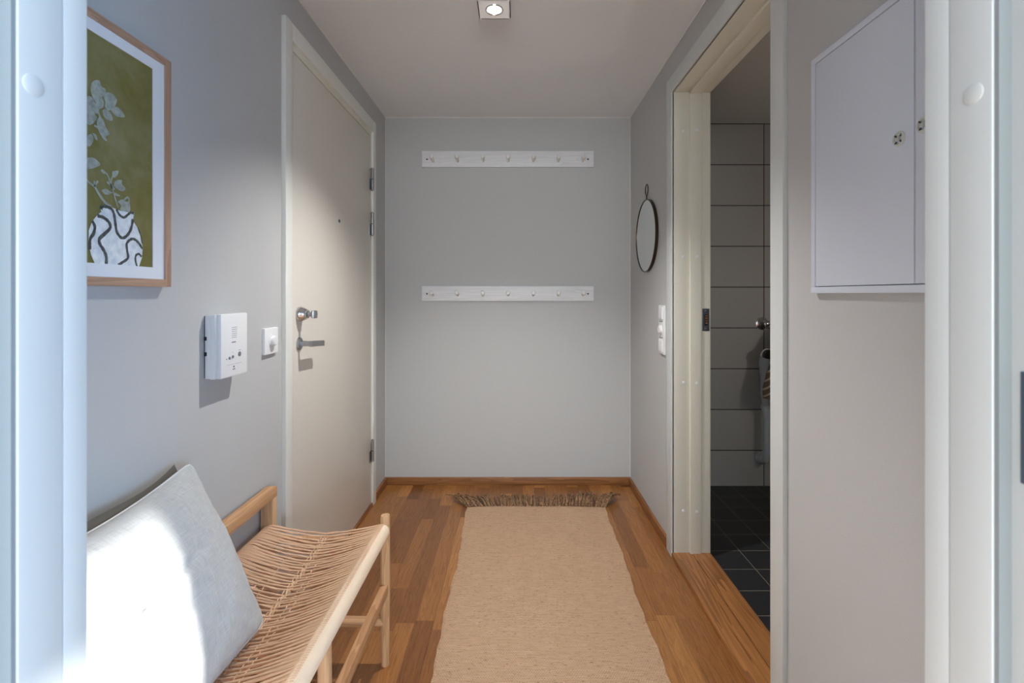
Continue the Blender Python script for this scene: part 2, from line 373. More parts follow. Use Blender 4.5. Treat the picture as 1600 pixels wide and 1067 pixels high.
# the daylight room behind the camera
struct('wall_left.001', 'room', 'white side wall of the room behind the doorway', 'wall', (-2.2, -2.1, -3.3, .385, 0, 2.5))
struct('wall_right.002', 'room', 'white window wall of the room behind the doorway', 'wall',
       (2.2, 2.3, -3.3, -2.75, 0, 2.5), (2.2, 2.3, -.72, .285, 0, 2.5), (2.2, 2.3, -2.75, -.72, 0, .45), (2.2, 2.3, -2.75, -.72, 1.80, 2.5))
struct('wall_back.002', 'room', 'white far window wall of the room behind the doorway', 'wall',
       (-2.1, -1.5, -3.4, -3.3, 0, 2.5), (1.7, 2.3, -3.4, -3.3, 0, 2.5), (-1.5, 1.7, -3.4, -3.3, 0, .6), (-1.5, 1.7, -3.4, -3.3, 2.2, 2.5))
struct('ceiling.002', 'room', 'white ceiling of the room behind the doorway', 'ceiling', (-2.2, 2.3, -3.4, .285, 2.5, 2.6))
def window(name, label, x0, x1, y0, y1, z0, z1, mull):
    bm = bmesh.new(); a = .05
    box(bm, x0, x1, y0, y1, z0, z0+a); box(bm, x0, x1, y0, y1, z1-a, z1)
    if x1-x0 < .2:
        box(bm, x0, x1, y0, y0+a, z0, z1); box(bm, x0, x1, y1-a, y1, z0, z1)
    else:
        box(bm, x0, x0+a, y0, y1, z0, z1); box(bm, x1-a, x1, y0, y1, z0, z1)
        box(bm, mull-.03, mull+.03, y0, y1, z0, z1)
    tag(obj(name, bm, 'trim'), label, 'window', kind='structure')
window('window_1', 'white window frame in the side wall of the room behind', 2.22, 2.27, -2.75, -.72, .45, 1.80, 0)
window('window_2', 'white window frame in the far wall of the room behind', -1.5, 1.7, -3.37, -3.32, .6, 2.2, .1)

# thin caulk beads in the corners
def bead(name, label, p, q, r=.0034):
    bm = bmesh.new(); tube(bm, [p, q], r, 6); tag(obj(name, bm, 'caulk'), label, 'caulk line', kind='structure')
bead('trim_1', 'thin white caulk bead between back wall and ceiling', (XL, YB, H), (XR, YB, H))
bead('trim_2', 'thin white caulk bead along the ceiling above the entry door', (XL, .385, H), (XL, YB, H))
bead('trim_3', 'thin white caulk bead along the ceiling above the bathroom doorway', (XR, .385, H), (XR, YB, H))
bead('trim_4', 'thin caulk bead in the upright corner beside the entry door', (XL, YB, .05), (XL, YB, H), .0024)
bead('trim_5', 'thin caulk bead in the upright corner beside the round mirror', (XR, YB, .05), (XR, YB, H), .0024)
# oak skirting
def skirt(name, label, m, *b):
    bm = bmesh.new(); box(bm, *b, bev=.004); tag(obj(name, bm, m), label, 'skirting board', kind='structure')
skirt('baseboard_back', 'oak skirting board under the back wall', 'oakx', XL, XR, YB-.014, YB+.002, 0, .048)
skirt('baseboard_left', 'short oak skirting board between entry door and back corner', 'oaky', XL-.002, XL+.014, 2.7425, YB-.012, 0, .048)
skirt('baseboard_left.001', 'oak skirting board along the wall behind the bench', 'oaky', XL-.002, XL+.014, .385, 1.667, 0, .048)
skirt('baseboard_right', 'oak skirting board under the round mirror', 'oaky', XR-.014, XR+.002, 2.236, YB-.012, 0, .048)
skirt('baseboard_right.001', 'oak skirting board under the fuse cabinet', 'oaky', XR-.014, XR+.002, .385, 1.257, 0, .048)

# ------------------------------------------------------------------ entry door
d = thing('door_1', 'cream flush entry door in white casing on the left wall', 'door', (XL, 2.2, 0), kind='structure')
bm = bmesh.new()
for b in ((XL-.002, -.812, 1.668, 1.720, 0, 2.186), (XL-.002, -.812, 2.690, 2.742, 0, 2.186), (XL-.002, -.812, 1.720, 2.690, 2.122, 2.186)):
    box(bm, *b, bev=.0025)
obj('door_casing', bm, 'trim', d, 'white casing')
bxo('door_frame', 'trimw', d, (XL-.09, -.8235, 1.700, 1.733, 0, 2.122), (XL-.09, -.8235, 2.668, 2.710, 0, 2.122), (XL-.09, -.8235, 1.733, 2.668, 2.096, 2.135), bev=.0015)
bxo('door_seal', 'gap', d, (XL-.08, -.833, 1.730, 2.672, .004, 2.098))
bxo('door_leaf', 'leaf', d, XL-.05, -.8215, 1.736, 2.665, .022, 2.090, bev=.0015)
bxo('door_threshold', 'oaky', d, XL-.09, -.815, 1.721, 2.689, 0, .018, bev=.003)
for z0, z1 in ((1.787, 1.911), (1.534, 1.662), (.260, .381)):
    bm = bmesh.new(); zm = (z0+z1)/2
    for a, b in ((z0, zm-.0015), (zm+.0015, z1)):
        lathe(bm, (-.8115, 2.669, a), (0, 0, 1), [(0, .006), (.001, .0085), (b-a-.001, .0085), (b-a, .006)], 18)
    lathe(bm, (-.8115, 2.669, z0-.002), (0, 0, 1), [(0, .004), (z1-z0+.004, .004)], 10, mi=1)
    box(bm, -.823, -.8195, 2.640, 2.668, z0, zm-.001)
    obj('hinge', bm, ['steel', 'dark'], d)
# deadlock: conical rose with a thumb turn
LX = -.8215
bm = bmesh.new()
lathe(bm, (LX, 1.790, 1.125), (1, 0, 0), [(0, .0285), (.008, .0285), (.011, .027), (.026, .020), (.0275, .0165), (.034, .0155), (.036, .013)], 36)
lk = obj('deadlock_rose', bm, 'chrome', d, 'conical chrome lock rose')
bm = bmesh.new()
lathe(bm, (LX+.036, 1.790, 1.125), (1, 0, 0), [(0, .009), (.008, .008)], 20)
lathe(bm, (LX+.058, 1.790, 1.125), (0, 0, 1), [(-.0155, .004), (-.014, .0105), (0, .0125), (.014, .0105), (.0155, .004)], 24, squash=.45)
obj('thumb_turn', bm, 'steel', lk, 'steel thumb turn')
bm = bmesh.new()
lathe(bm, (LX+.017, 1.768, 1.125), (.5, -.85, 0), [(0, .0022), (.0025, .0022)], 10)
obj('grub_screw', bm, 'black', lk)
# lever handle
bm = bmesh.new()
lathe(bm, (LX, 1.787, 1.014), (1, 0, 0), [(0, .024), (.006, .024), (.0075, .0225)], 36, squash=.85)
hd = obj('handle_rose', bm, 'steel', d)
bm = bmesh.new()
box(bm, LX+.004, LX+.047, 1.780, 1.794, 1.0045, 1.0235, bev=.003)
for v in box(bm, LX+.041, LX+.052, 1.780, 1.898, 1.0035, 1.0245): v.co.z -= .008*max(0, (v.co.y-1.79)/.108)
obj('door_handle', bm, 'steel', hd, 'steel lever handle')
bm = bmesh.new(); lathe(bm, (LX, 2.1935, 1.54), (1, 0, 0), [(0, .0075), (.003, .0075), (.0035, .0045)], 20)
ph = obj('peephole', bm, 'strike', d)

# ------------------------------------------------------------------ bathroom doorway
d = thing('door_2', 'white doorway frame open to the dark-floored bathroom', 'doorway', (XR, 1.745, 0), kind='structure')
y0, y1, zt, xf = 1.321, 2.165, 2.1245, .707
bm = bmesh.new()
for b in ((xf, XR+.002, y0-.063, y0, 0, zt+.073), (xf, XR+.002, y1, y1+.070, 0, zt+.073), (xf, XR+.002, y0, y1, zt, zt+.073)):
    box(bm, *b, bev=.003)
obj('door_casing', bm, 'trimg', d)
bm = bmesh.new()
for (xa, xb, dd) in ((xf+.006, .791, 0), (.791, .8405, .011), (.8435, .886, .002)):
    box(bm, xa, xb, y1-dd, y1+.02, .018, zt, bev=.0012); box(bm, xa, xb, y0-.02, y0+dd, .018, zt, bev=.0012)
    box(bm, xa, xb, y0-.02, y1+.02, zt-dd, zt+.02, bev=.0012)
obj('door_frame', bm, 'trimw', d)
bm = bmesh.new()
box(bm, .8395, .8445, y1-.001, y1+.015, .018, zt); box(bm, .8395, .8445, y0-.015, y0+.001, .018, zt); box(bm, .8395, .8445, y0, y1, zt-.001, zt+.015)
obj('door_seal', bm, 'gap', d)
bm = bmesh.new()
v = box(bm, xf+.002, .800, y0-.02, y1+.019, 0, .020, bev=.004); v = box(bm, .802, .886, y0-.02, y1+.019, -.001, .020, bev=.003)
obj('threshold', bm, 'sill', d, 'worn oak threshold')
for z in (1.946, 1.3726, .796, .211):
    for x, dd in ((.7636, 0), (.8205, .011)):
        bm = bmesh.new(); lathe(bm, (x, y1-dd, z), (0, -1, 0), [(-.001, .0075), (.001, .0075), (.002, .0055)], 20)
        obj('screw_cap', bm, 'plast', d)
bm = bmesh.new(); zc = 1.084
box(bm, .8485, .8805, y1-.0045, y1-.001, zc-.051, zc+.051, bev=.0015)
box(bm, .857, .872, y1-.0052, y1-.003, zc-.026, zc+.026, mi=1)
for z in (-.041, .041): lathe(bm, (.8645, y1-.0045, zc+z), (0, -1, 0), [(-.001, .005), (.001, .005), (.0016, .003)], 16, mi=2)
for k in range(4): box(bm, .862, .871, y1-.0062, y1-.005, zc-.018+k*.011, zc-.012+k*.011, mi=3)
obj('strike_plate', bm, ['strike', 'black', 'chrome', 'oakx'], d, 'blue-grey steel strike plate')

# ------------------------------------------------------------------ doorway in front
d = thing('door_3', 'pale painted door frame of the doorway in front, cut by the picture edges', 'doorway', (0, .34, 0), kind='structure')
AL, AR = -.362, .3454
bm = bmesh.new()
for s, a in ((-1, AL), (1, AR)):
    def bb(xa, xb, ya, yb, z0=0, z1=2.09, bv=.0015):
        x0_, x1_ = sorted((a+s*xa, a+s*xb)); box(bm, x0_, x1_, ya, yb, z0, z1, bev=bv)
    bb(0, .045, .344, .3782); bb(.0105, .045, .270, .345)
box(bm, AL-.04, AR+.04, .344, .378, 2.05, 2.12); box(bm, AL-.04, AR+.04, .27, .345, 2.06, 2.12)
obj('door_frame', bm, 'trimg', d)
bm = bmesh.new()
for x0_, x1_ in ((AL-.012, AL-.0015), (AR+.0015, AR+.012)): box(bm, x0_, x1_, .3405, .3442, 0, 2.06)
obj('door_seal', bm, 'seal', d, 'grey rubber door seal')
bm = bmesh.new()
box(bm, AL-.058, AL, .3786, .400, 0, 2.11, bev=.002); box(bm, AR, AR+.058, .3786, .4015, 0, 2.11, bev=.002); box(bm, AL, AR, .3786, .400, 2.05, 2.11, bev=.002)
obj('door_casing', bm, 'trimg', d)
for s, a, y, z in ((1, AL, .3548, 1.3567), (-1, AR, .3581, 1.3514)):
    bm = bmesh.new(); lathe(bm, (a, y, z), (s, 0, 0), [(-.001, .0078), (.0006, .0078), (.0013, .006)], 28)
    obj('screw_cap', bm, 'trimg', d)
bm = bmesh.new(); box(bm, AR+.0095, AR+.012, .300, .3340, 1.067, 1.146, bev=.001)
obj('strike_plate', bm, 'strike', d, 'blue-grey steel strike plate')

# ------------------------------------------------------------------ ceiling spotlight
cx, cy = -.0815, 1.742; zb = 2.247
d = thing('ceiling_spotlight', 'small white square ceiling spotlight, lit, above the middle of the hallway', 'ceiling light', (cx, cy, H))
bm = bmesh.new()
q = .060; r_ = .028
# housing walls plus an underside with a round hole
for b in ((cx-q, cx-q+.004, cy-q, cy+q, zb, H), (cx+q-.004, cx+q, cy-q, cy+q, zb, H), (cx-q, cx+q, cy-q, cy-q+.004, zb, H), (cx-q, cx+q, cy+q-.004, cy+q, zb, H)): box(bm, *b)
n = 32; inner = []; outer = []
for k in range(n):
    a = 2*PI*k/n+PI/n; c_, s_ = math.cos(a), math.sin(a); m_ = max(abs(c_), abs(s_))
    inner.append(bm.verts.new((cx+r_*c_, cy+r_*s_, zb))); outer.append(bm.verts.new((cx+(q-.0005)*c_/m_, cy+(q-.0005)*s_/m_, zb)))
for k in range(n): bm.faces.new((inner[k], inner[(k+1) % n], outer[(k+1) % n], outer[k]))
obj('housing', bm, 'frost', d)
bm = bmesh.new(); ring = [(cx+.0305*math.cos(2*PI*k/36), cy+.0305*math.sin(2*PI*k/36), zb-.0005) for k in range(36)]
tube(bm, ring, .003, 8, closed=True); obj('lamp_ring', bm, 'chrome', d)
bm = bmesh.new(); lathe(bm, (cx, cy, zb+.010), (0, 0, 1), [(0, .0275), (.003, .0275)], 32); obj('lamp_lens', bm, 'emit', d, 'glowing lamp lens')

# ------------------------------------------------------------------ peg rails
def rail(z0, z1, label, px, pz, parent=None):
    d = thing('peg_rail', label, 'coat rack', (-.055, YB, (z0+z1)/2), 'white peg rails on the back wall')
    bxo('rail_board', 'pegb', d, -.594, .485, YB-.017, YB, z0, z1, bev=.0015)
    for x in px:
        bm = bmesh.new()
        b = Vector((x, YB-.017, pz-.008)); ax = Vector((0, -1, .22))
        lathe(bm, b, ax, [(-.002, .0100), (.010, .0088), (.030, .0098), (.046, .0140), (.057, .0145), (.061, .0120)], 20, squash=.82)
        obj('peg', bm, 'peg', d)
    for x in (-.562, .449):
        bm = bmesh.new(); lathe(bm, (x, YB-.017, (z0+z1)/2-.002), (0, -1, 0), [(-.001, .0052), (.0006, .0052), (.0012, .003)], 14)
        obj('screw', bm, 'black', d)
    return d
pxs = [(v-807)/247.4 for v in (677.5, 716, 755.5, 794, 833, 871.5, 909.5)]
rail(2.000, 2.101, 'upper white wooden peg rail with seven pegs on the grey back wall', pxs, 2.046)
rail(1.160, 1.2525, 'lower white wooden peg rail with seven pegs on the grey back wall', pxs, 1.206)

# ------------------------------------------------------------------ round mirror
my, mz, mr = 2.592, 1.520, .197
d = thing('wall_mirror', 'small round wall mirror with thin dark rim and hanging ring', 'mirror', (XR, my, mz))
bm = bmesh.new(); lathe(bm, (XR-.014, my, mz), (1, 0, 0), [(0, mr-.003), (.004, mr-.003)], 72); obj('mirror_glass', bm, 'mirror', d)
bm = bmesh.new()
prof = [(0, mr-.0035), (0, mr), (.016, mr), (.016, mr-.0035)]
N = 72; rg = [[bm.verts.new((XR-.017+a, my+r*math.cos(2*PI*k/N), mz+r*math.sin(2*PI*k/N))) for k in range(N)] for a, r in prof]
for i in range(4):
    a, b = rg[i], rg[(i+1) % 4]
    for k in range(N): f = bm.faces.new((a[k], a[(k+1) % N], b[(k+1) % N], b[k])); f.smooth = True
obj('mirror_rim', bm, 'wire', d)
bm = bmesh.new(); zr = mz+mr+.055
tube(bm, [(XR-.007, my+.027*math.cos(2*PI*k/30), zr+.030*math.sin(2*PI*k/30)) for k in range(30)], .0027, 8, closed=True)
tube(bm, [(XR-.007, my, mz+mr-.002), (XR-.007, my, zr-.029)], .0035, 8)
obj('hanging_ring', bm, 'wire', d)

# ------------------------------------------------------------------ triple light switch
d = thing('light_switch', 'tall white triple light switch panel under the round mirror beside the bathroom doorway', 'light switch', (XR, 2.325, 1.0275))
bxo('switch_plate', 'plast', d, XR-.010, XR+.001, 2.282, 2.368, .908, 1.147, bev=.003)
for k, zc in enumerate((1.108, 1.028, .948)):
    bm = bmesh.new()
    if k == 1: lathe(bm, (XR-.010, 2.325, zc), (-1, 0, 0), [(-.001, .022), (.010, .0195), (.0125, .016)], 32)
    else: box(bm, XR-.0155, XR-.009, 2.296, 2.354, zc-.029, zc+.029, bev=.003)
    obj('dimmer_knob' if k == 1 else 'rocker', bm, 'plast', d)
for z in (1.0675, .9885): bxo('label_slot', 'dark', d, XR-.0112, XR-.009, 2.300, 2.350, z-.0015, z+.0015)

# ------------------------------------------------------------------ fuse cabinet
fx = .7065
d = thing('fuse_cabinet', 'white enamelled two-door fuse cabinet on the wall beside the bathroom doorway', 'electrical cabinet', (XR, .84, 1.48))
bm = bmesh.new(); ya, yb, za, zb_ = .5458, 1.1360, 1.203, 1.7595; w = .0145
for b in ((fx, XR+.001, ya, yb, za, za+w), (fx, XR+.001, ya, yb, zb_-w, zb_), (fx, XR+.001, ya, ya+w, za+w, zb_-w), (fx, XR+.001, yb-w, yb, za+w, zb_-w)): box(bm, *b, bev=.0012)
obj('cabinet_frame', bm, 'cab', d)
bxo('cabinet_back', 'dark', d, XR-.004, XR+.001, ya+.01, yb-.01, za+.01, zb_-.01)
for (a, b, ly) in ((.8435, yb-w-.0015, .8755), (ya+w+.0015, .8405, .8225)):
    dr = bxo('cabinet_door', 'cab', d, fx+.001, XR-.002, a, b, za+w+.0015, zb_-w-.0015, bev=.0015)
    lz = 1.4876 if ly > .85 else 1.495
    bm = bmesh.new()
    lathe(bm, (fx+.001, ly, lz), (-1, 0, 0), [(-.001, .0145), (.0015, .0140), (.0025, .0115), (.0025, .0095), (-.0005, .0090)], 28)
    # triangular key stub and two wings inside the ring
    tri = [(.0062*math.cos(a_+.5), .0062*math.sin(a_+.5)) for a_ in (PI/2, PI/2+2*PI/3, PI/2+4*PI/3)]
    lo = [bm.verts.new((fx+.0012, ly+p, lz+q_)) for p, q_ in tri]; hi = [bm.verts.new((fx-.003, ly+p, lz+q_)) for p, q_ in tri]
    bm.faces.new(hi)
    for k in range(3): bm.faces.new((lo[k], lo[(k+1) % 3], hi[(k+1) % 3], hi[k]))
    for aa in (.8, 2.4, 3.9, 5.4):
        c0, s0 = math.cos(aa), math.sin(aa)
        tube(bm, [(fx-.0005, ly+.006*c0, lz+.006*s0), (fx-.0012, ly+.0105*c0, lz+.0105*s0)], .0016, 6, mi=1)
    obj('cabinet_lock', bm, ['clear', 'dark'], dr, 'translucent plastic triangular lock')
# ------------------------------------------------------------------ framed painting
d = thing('framed_painting', 'oak-framed painting of white blossoms in a wavy-lined vase on olive ground', 'picture', (XL, .925, 1.217))
ya, yb, za, zb_ = .741, 1.109, 1.2175, 1.744
w = .018
bm = bmesh.new()
box(bm, XL, -.808, yb-w, yb, za, zb_, bev=.001); box(bm, XL, -.808, ya, ya+w, za, zb_, bev=.001)
for z0_, z1_ in ((za, za+w-.001), (zb_-w+.001, zb_)): box(bm, XL, -.8081, ya+w, yb-w, z0_, z1_, mi=1)
obj('picture_frame', bm, ['frame', 'framey'], d)
bm = bmesh.new(); a0, a1, b0, b1 = .778, 1.0585, 1.2605, 1.704
for b in ((-.8150, -.8120, ya+w, yb-w, za+w-.001, b0), (-.8150, -.8120, ya+w, yb-w, b1, zb_-w+.001), (-.8150, -.8120, ya+w, a0, b0, b1), (-.8150, -.8120, a1, yb-w, b0, b1)): box(bm, *b)
obj('picture_mount', bm, 'mat', d)
bm = bmesh.new()
box(bm, -.8200, -.8140, ya+w, yb-w, za+w, zb_-w, mi=0)
def poly(pts, x, mi):
    lo = [bm.verts.new((x-.0003, p, q_)) for p, q_ in pts]; hi = [bm.verts.new((x, p, q_)) for p, q_ in pts]
    n_ = len(pts)
    f = bm.faces.new(hi); f.material_index = mi
    for k in range(n_): g = bm.faces.new((lo[k], lo[(k+1) % n_], hi[(k+1) % n_], hi[k])); g.material_index = mi
def spline(pts, sub=6):
    P = [Vector((p[0], p[1], 0)) for p in pts]; out = []
    for i in range(len(P)-1):
        p0, p1, p2, p3 = P[max(i-1, 0)], P[i], P[i+1], P[min(i+2, len(P)-1)]
        for s_ in range(sub):
            t = s_/sub
            q_ = .5*((2*p1)+(-p0+p2)*t+(2*p0-5*p1+4*p2-p3)*t*t+(-p0+3*p1-3*p2+p3)*t**3)
            out.append((q_.x, q_.y))
    out.append((P[-1].x, P[-1].y)); return out
def stroke(pts, wd, x, mi, vary=.12, taper=False):
    pts = spline(pts) if len(pts) > 2 else pts
    n_ = len(pts); L_, R_ = [], []
    for i, (p, q_) in enumerate(pts):
        a_ = pts[min(i+1, n_-1)]; b_ = pts[max(i-1, 0)]; dx, dz = a_[0]-b_[0], a_[1]-b_[1]; l_ = math.hypot(dx, dz) or 1
        ww = wd*(1.3 if mi == 3 else 1)*(1+vary*math.sin(i*.9+p*300))
        if taper: ww *= .45+.55*i/n_
        L_.append((p-dz/l_*ww, q_+dx/l_*ww)); R_.append((p+dz/l_*ww, q_-dx/l_*ww))
    vl = [bm.verts.new((x, p, q_)) for p, q_ in L_]; vr = [bm.verts.new((x, p, q_)) for p, q_ in R_]
    for i in range(n_-1): f = bm.faces.new((vl[i], vl[i+1], vr[i+1], vr[i])); f.material_index = mi
for i, p in enumerate(PETALS): poly(spline(p+[p[0]], 4)[:-1], -.8136+(i % 3)*.0001, 1)
for k in range(9):   # the blossoms on the side hidden by the door frame
    c0 = (.835+.04*math.sin(k*2.1), 1.45+.022*k); 
    poly([(c0[0]+.024*math.cos(a_*PI/5)*(1+.25*math.sin(a_*2.3+k)), c0[1]+.019*math.sin(a_*PI/5)) for a_ in range(10)], -.8137, 1)
for p, wd in STEMS: stroke(p, wd, -.8132, 1, .1, len(p) > 5 and wd > .003)
poly(VASE, -.8130, 2)
for p, wd in STROKES: stroke(p, wd, -.8127, 3)
obj('artwork', bm, ['art', 'petal', 'vase', 'ink'], d)

# ------------------------------------------------------------------ door intercom
d = thing('door_intercom', 'white wall intercom with speaker slits and three grey buttons', 'intercom', (XL, 1.32, 1.06))
bm = bmesh.new()
z0, z1 = .973, 1.147
# wedge-edged body: stepped near side as in moulded plastic shells
box(bm, XL+.004, -.812, 1.252, 1.384, z0+.003, z1-.003, bev=.002)
box(bm, -.813, -.800, 1.255, 1.384, z0+.001, z1-.001, bev=.002)
box(bm, -.801, -.787, 1.262, 1.386, z0, z1, bev=.0045)
body = obj('intercom_body', bm, 'plast', d)
fxx = -.787
bxo('wall_bracket', 'dark', d, XL-.001, XL+.006, 1.256, 1.380, z0+.004, z1-.004)
for zz in (1.083, 1.042): bxo('clip', 'black', d, XL+.003, XL+.009, 1.2505, 1.262, zz-.005, zz+.005)
for k in range(6): bxo('speaker_slit', 'slit', body, fxx-.001, fxx+.0003, 1.310, 1.333, 1.1085-k*.0055-.0009, 1.1085-k*.0055+.0009)
bm = bmesh.new(); box(bm, fxx-.001, fxx+.0003, 1.3085, 1.328, 1.0665, 1.0685)
for k in range(5): box(bm, fxx-.001, fxx+.0005, 1.310+k*.0036, 1.3122+k*.0036, 1.0660, 1.0690)
obj('maker_mark', bm, 'plastd', body)
for y, z, r in ((1.2985, 1.0255, .004), (1.3135, 1.0275, .004), (1.3455, 1.0315, .0065)):
    bm = bmesh.new(); lathe(bm, (fxx, y, z), (1, 0, 0), [(-.001, r), (.0015, r), (.002, r*.8)], 24, squash=1.0); obj('button', bm, 'plastd', body)
bm = bmesh.new(); lathe(bm, (fxx, 1.286, 1.024), (1, 0, 0), [(-.001, .0014), (.0006, .0014)], 10); obj('indicator_dot', bm, 'black', body)
bm = bmesh.new(); lathe(bm, (fxx, 1.3135, 1.0395), (1, 0, 0), [(-.001, .001), (.0004, .001)], 8)
obj('button_symbol', bm, 'plastd', body)
bm = bmesh.new(); box(bm, fxx-.001, fxx+.0003, 1.342, 1.352, 1.0418, 1.0430)
obj('button_symbol', bm, 'plastd', body)
bxo('flap_line', 'slit', body, (fxx-.001, fxx+.0003, 1.287, 1.356, 1.0065, 1.0072))
bm = bmesh.new(); lathe(bm, (fxx, 1.319, .9995), (1, 0, 0), [(-.001, .0024), (.0006, .0024)], 12, mi=1)
for k in range(3): box(bm, fxx-.001, fxx+.0004, 1.3135+k*.004, 1.3165+k*.004, .9915, .9945)
obj('key_mark', bm, ['plastd', 'black'], body)

# ------------------------------------------------------------------ dimmer switch
d = thing('dimmer_switch', 'square white wall dimmer with round knob between intercom and entry door', 'light switch', (XL, 1.583, 1.045))
bxo('switch_plate', 'plast', d, XL-.001, -.818, 1.540, 1.626, 1.002, 1.088, bev=.0025)
bm = bmesh.new(); lathe(bm, (-.818, 1.586, 1.045), (1, 0, 0), [(-.001, .0215), (.002, .0215), (.0025, .017), (.012, .0155), (.014, .013)], 36); obj('dimmer_knob', bm, 'plast', d)

# ------------------------------------------------------------------ bench
d = thing('woven_bench', 'low-backed oak bench with woven paper cord seat along the left wall', 'bench', (-.61, 1.05, 0))
YS = (.565, 1.05, 1.536)
for y in YS:
    bm = bmesh.new()
    tube(bm, [(-.4255, y, 0), (-.4255, y, .10), (-.4255, y, .26), (-.4255, y, .40), (-.4255, y, .480), (-.4255, y, .485)] if y != 1.05 else [(-.4255, y, 0), (-.4255, y, .26), (-.4255, y, .434)],
         [.0125, .0145, .0155, .0150, .0150, .0135] if y != 1.05 else [.0125, .0155, .015], 20)
    obj('leg', bm, 'benz', d)
for y in YS:
    bm = bmesh.new(); box(bm, -.822, -.785, y-.016, y+.016, 0, .560 if y == 1.05 else .5705, bev=.002); obj('leg', bm, 'benz', d)
bxo('backrest', 'beny', d, -.8185, -.7845, .549, 1.5545, .540, .572, bev=.0025)
bm = bmesh.new(); tube(bm, [(-.4285, .56, .441), (-.4285, 1.54, .441)], .0185, 20); tube(bm, [(-.795, .56, .445), (-.795, 1.54, .445)], .013, 16)
for y in (.565, 1.536): tube(bm, [(-.795, y, .405), (-.4255, y, .405)], .011, 12)
obj('seat_rail', bm, 'beny', d)
bm = bmesh.new(); box(bm, -.436, -.414, .565, 1.536, .232, .267, bev=.003); box(bm, -.812, -.794, .565, 1.536, .232, .267, bev=.003)
obj('long_stretcher', bm, 'beny', d)
for y in YS:
    bm = bmesh.new(); tube(bm, [(-.80, y, .139), (-.615, y, .139), (-.4255, y, .139)], [.0145, .018, .0145], 16, flat=.95); obj('stretcher', bm, 'benx', d)
def sag(y):
    t = min(max((y-.56)/.98, 0), 1); return .011+.024*min(1, max(0, (.72-y)/.10))*(1 if y > .57 else 0)+.048*math.sin(PI*t)**.42*(1-.12*math.exp(-((y-1.0)/.14)**2))
xf_, xb_, zc_ = -.4285, -.795, .441
def seatz(u, y, k=1):
    """u 0 at the front rail, 1 at the back rail"""
    s_ = abs(2*u-1); return zc_+.0225-sag(y)*k*(1-s_**1.45)
bm = bmesh.new()
rnd = random.Random(3)
N = 142
for i in range(N):
    y = .584+(1.519-.584)*i/(N-1)
    low = (i % 2 == 1); jit = rnd.uniform(-.0011, .0011)
    mid = rnd.uniform(-.002, .002)+(.004 if (i//6) % 2 else -.002)
    pts = []
    # around the front rail, across, over the back rail
    for a in (80, 92): r = .0214; pts.append((xf_+r*math.cos(math.radians(a)), y, zc_+r*math.sin(math.radians(a))))
    n_ = 24
    for k in range(1, n_):
        u = k/n_; b_ = math.sin(PI*u)
        z = seatz(u, y, 1.0)-(.0055*b_ if low else 0)
        z += .0012*math.sin(u*34+i*PI*.5)*b_
        pts.append((xf_+(xb_-xf_)*u, y+jit+mid*b_, z))
    for a in (90, 130, 180, 225): r = .0165; pts.append((xb_+r*math.cos(math.radians(a)), y, zc_+r*math.sin(math.radians(a))))
    tube(bm, pts, .0023, 6, cap=False)
# underside layer, slacker, seen through the gaps
for i in range(96):
    y = .585+(1.515-.585)*i/95; pts = []
    for k in range(0, 15):
        u = k/14; pts.append((xf_+(xb_-xf_)*u, y+.003*math.sin(u*9+i), zc_-.017+.004*math.sin(PI*u)-sag(y)*.75*(1-abs(2*u-1)**1.6)))
    tube(bm, pts, .0021, 5, cap=False)
obj('woven_seat', bm, 'cord', d, 'woven paper cord seat')
# lengthwise strands woven over and under the cross cords
bm = bmesh.new()
for u, amp, r in ((.50, .0036, .0030), (.478, .0026, .0018), (.527, .0026, .0018), (.36, .0020, .0015), (.40, .0020, .0015), (.66, .0020, .0015), (.71, .0020, .0015)):
    pts = []; n_ = 280; a0 = .60; a1 = 1.505 if abs(u-.5) < .04 else 1.25+.15*rnd.random()
    for k in range(n_+1):
        y = a0+(a1-a0)*k/n_
        uu = u+.012*math.sin(y*5+u*20)
        pts.append((xf_+(xb_-xf_)*uu, y, seatz(uu, y)-.0012+amp*math.sin(2*PI*y/.028+u*40)))
    tube(bm, pts, r, 5)
obj('seat_binding', bm, 'cord', d)
# tight wrapping round both seat rails
bm = bmesh.new()
for xc, rr, ys in ((xf_, .0222, ((.583, 1.518),)), (xb_, .0158, ((.583, 1.03), (1.07, 1.518)))):
    for ya_, yb_ in ys:
        prof = []; n_ = int((yb_-ya_)/.0034)
        for i in range(n_):
            y = (yb_-ya_)*i/n_
            prof += [(y, rr-.0005), (y+.0008, rr), (y+.0017, rr+.0003), (y+.0026, rr)]
        lathe(bm, (xc, ya_, zc_), (0, 1, 0), prof, 20)
obj('rail_wrapping', bm, 'cordw', d, 'pale cord wrapped tightly round the seat rails')

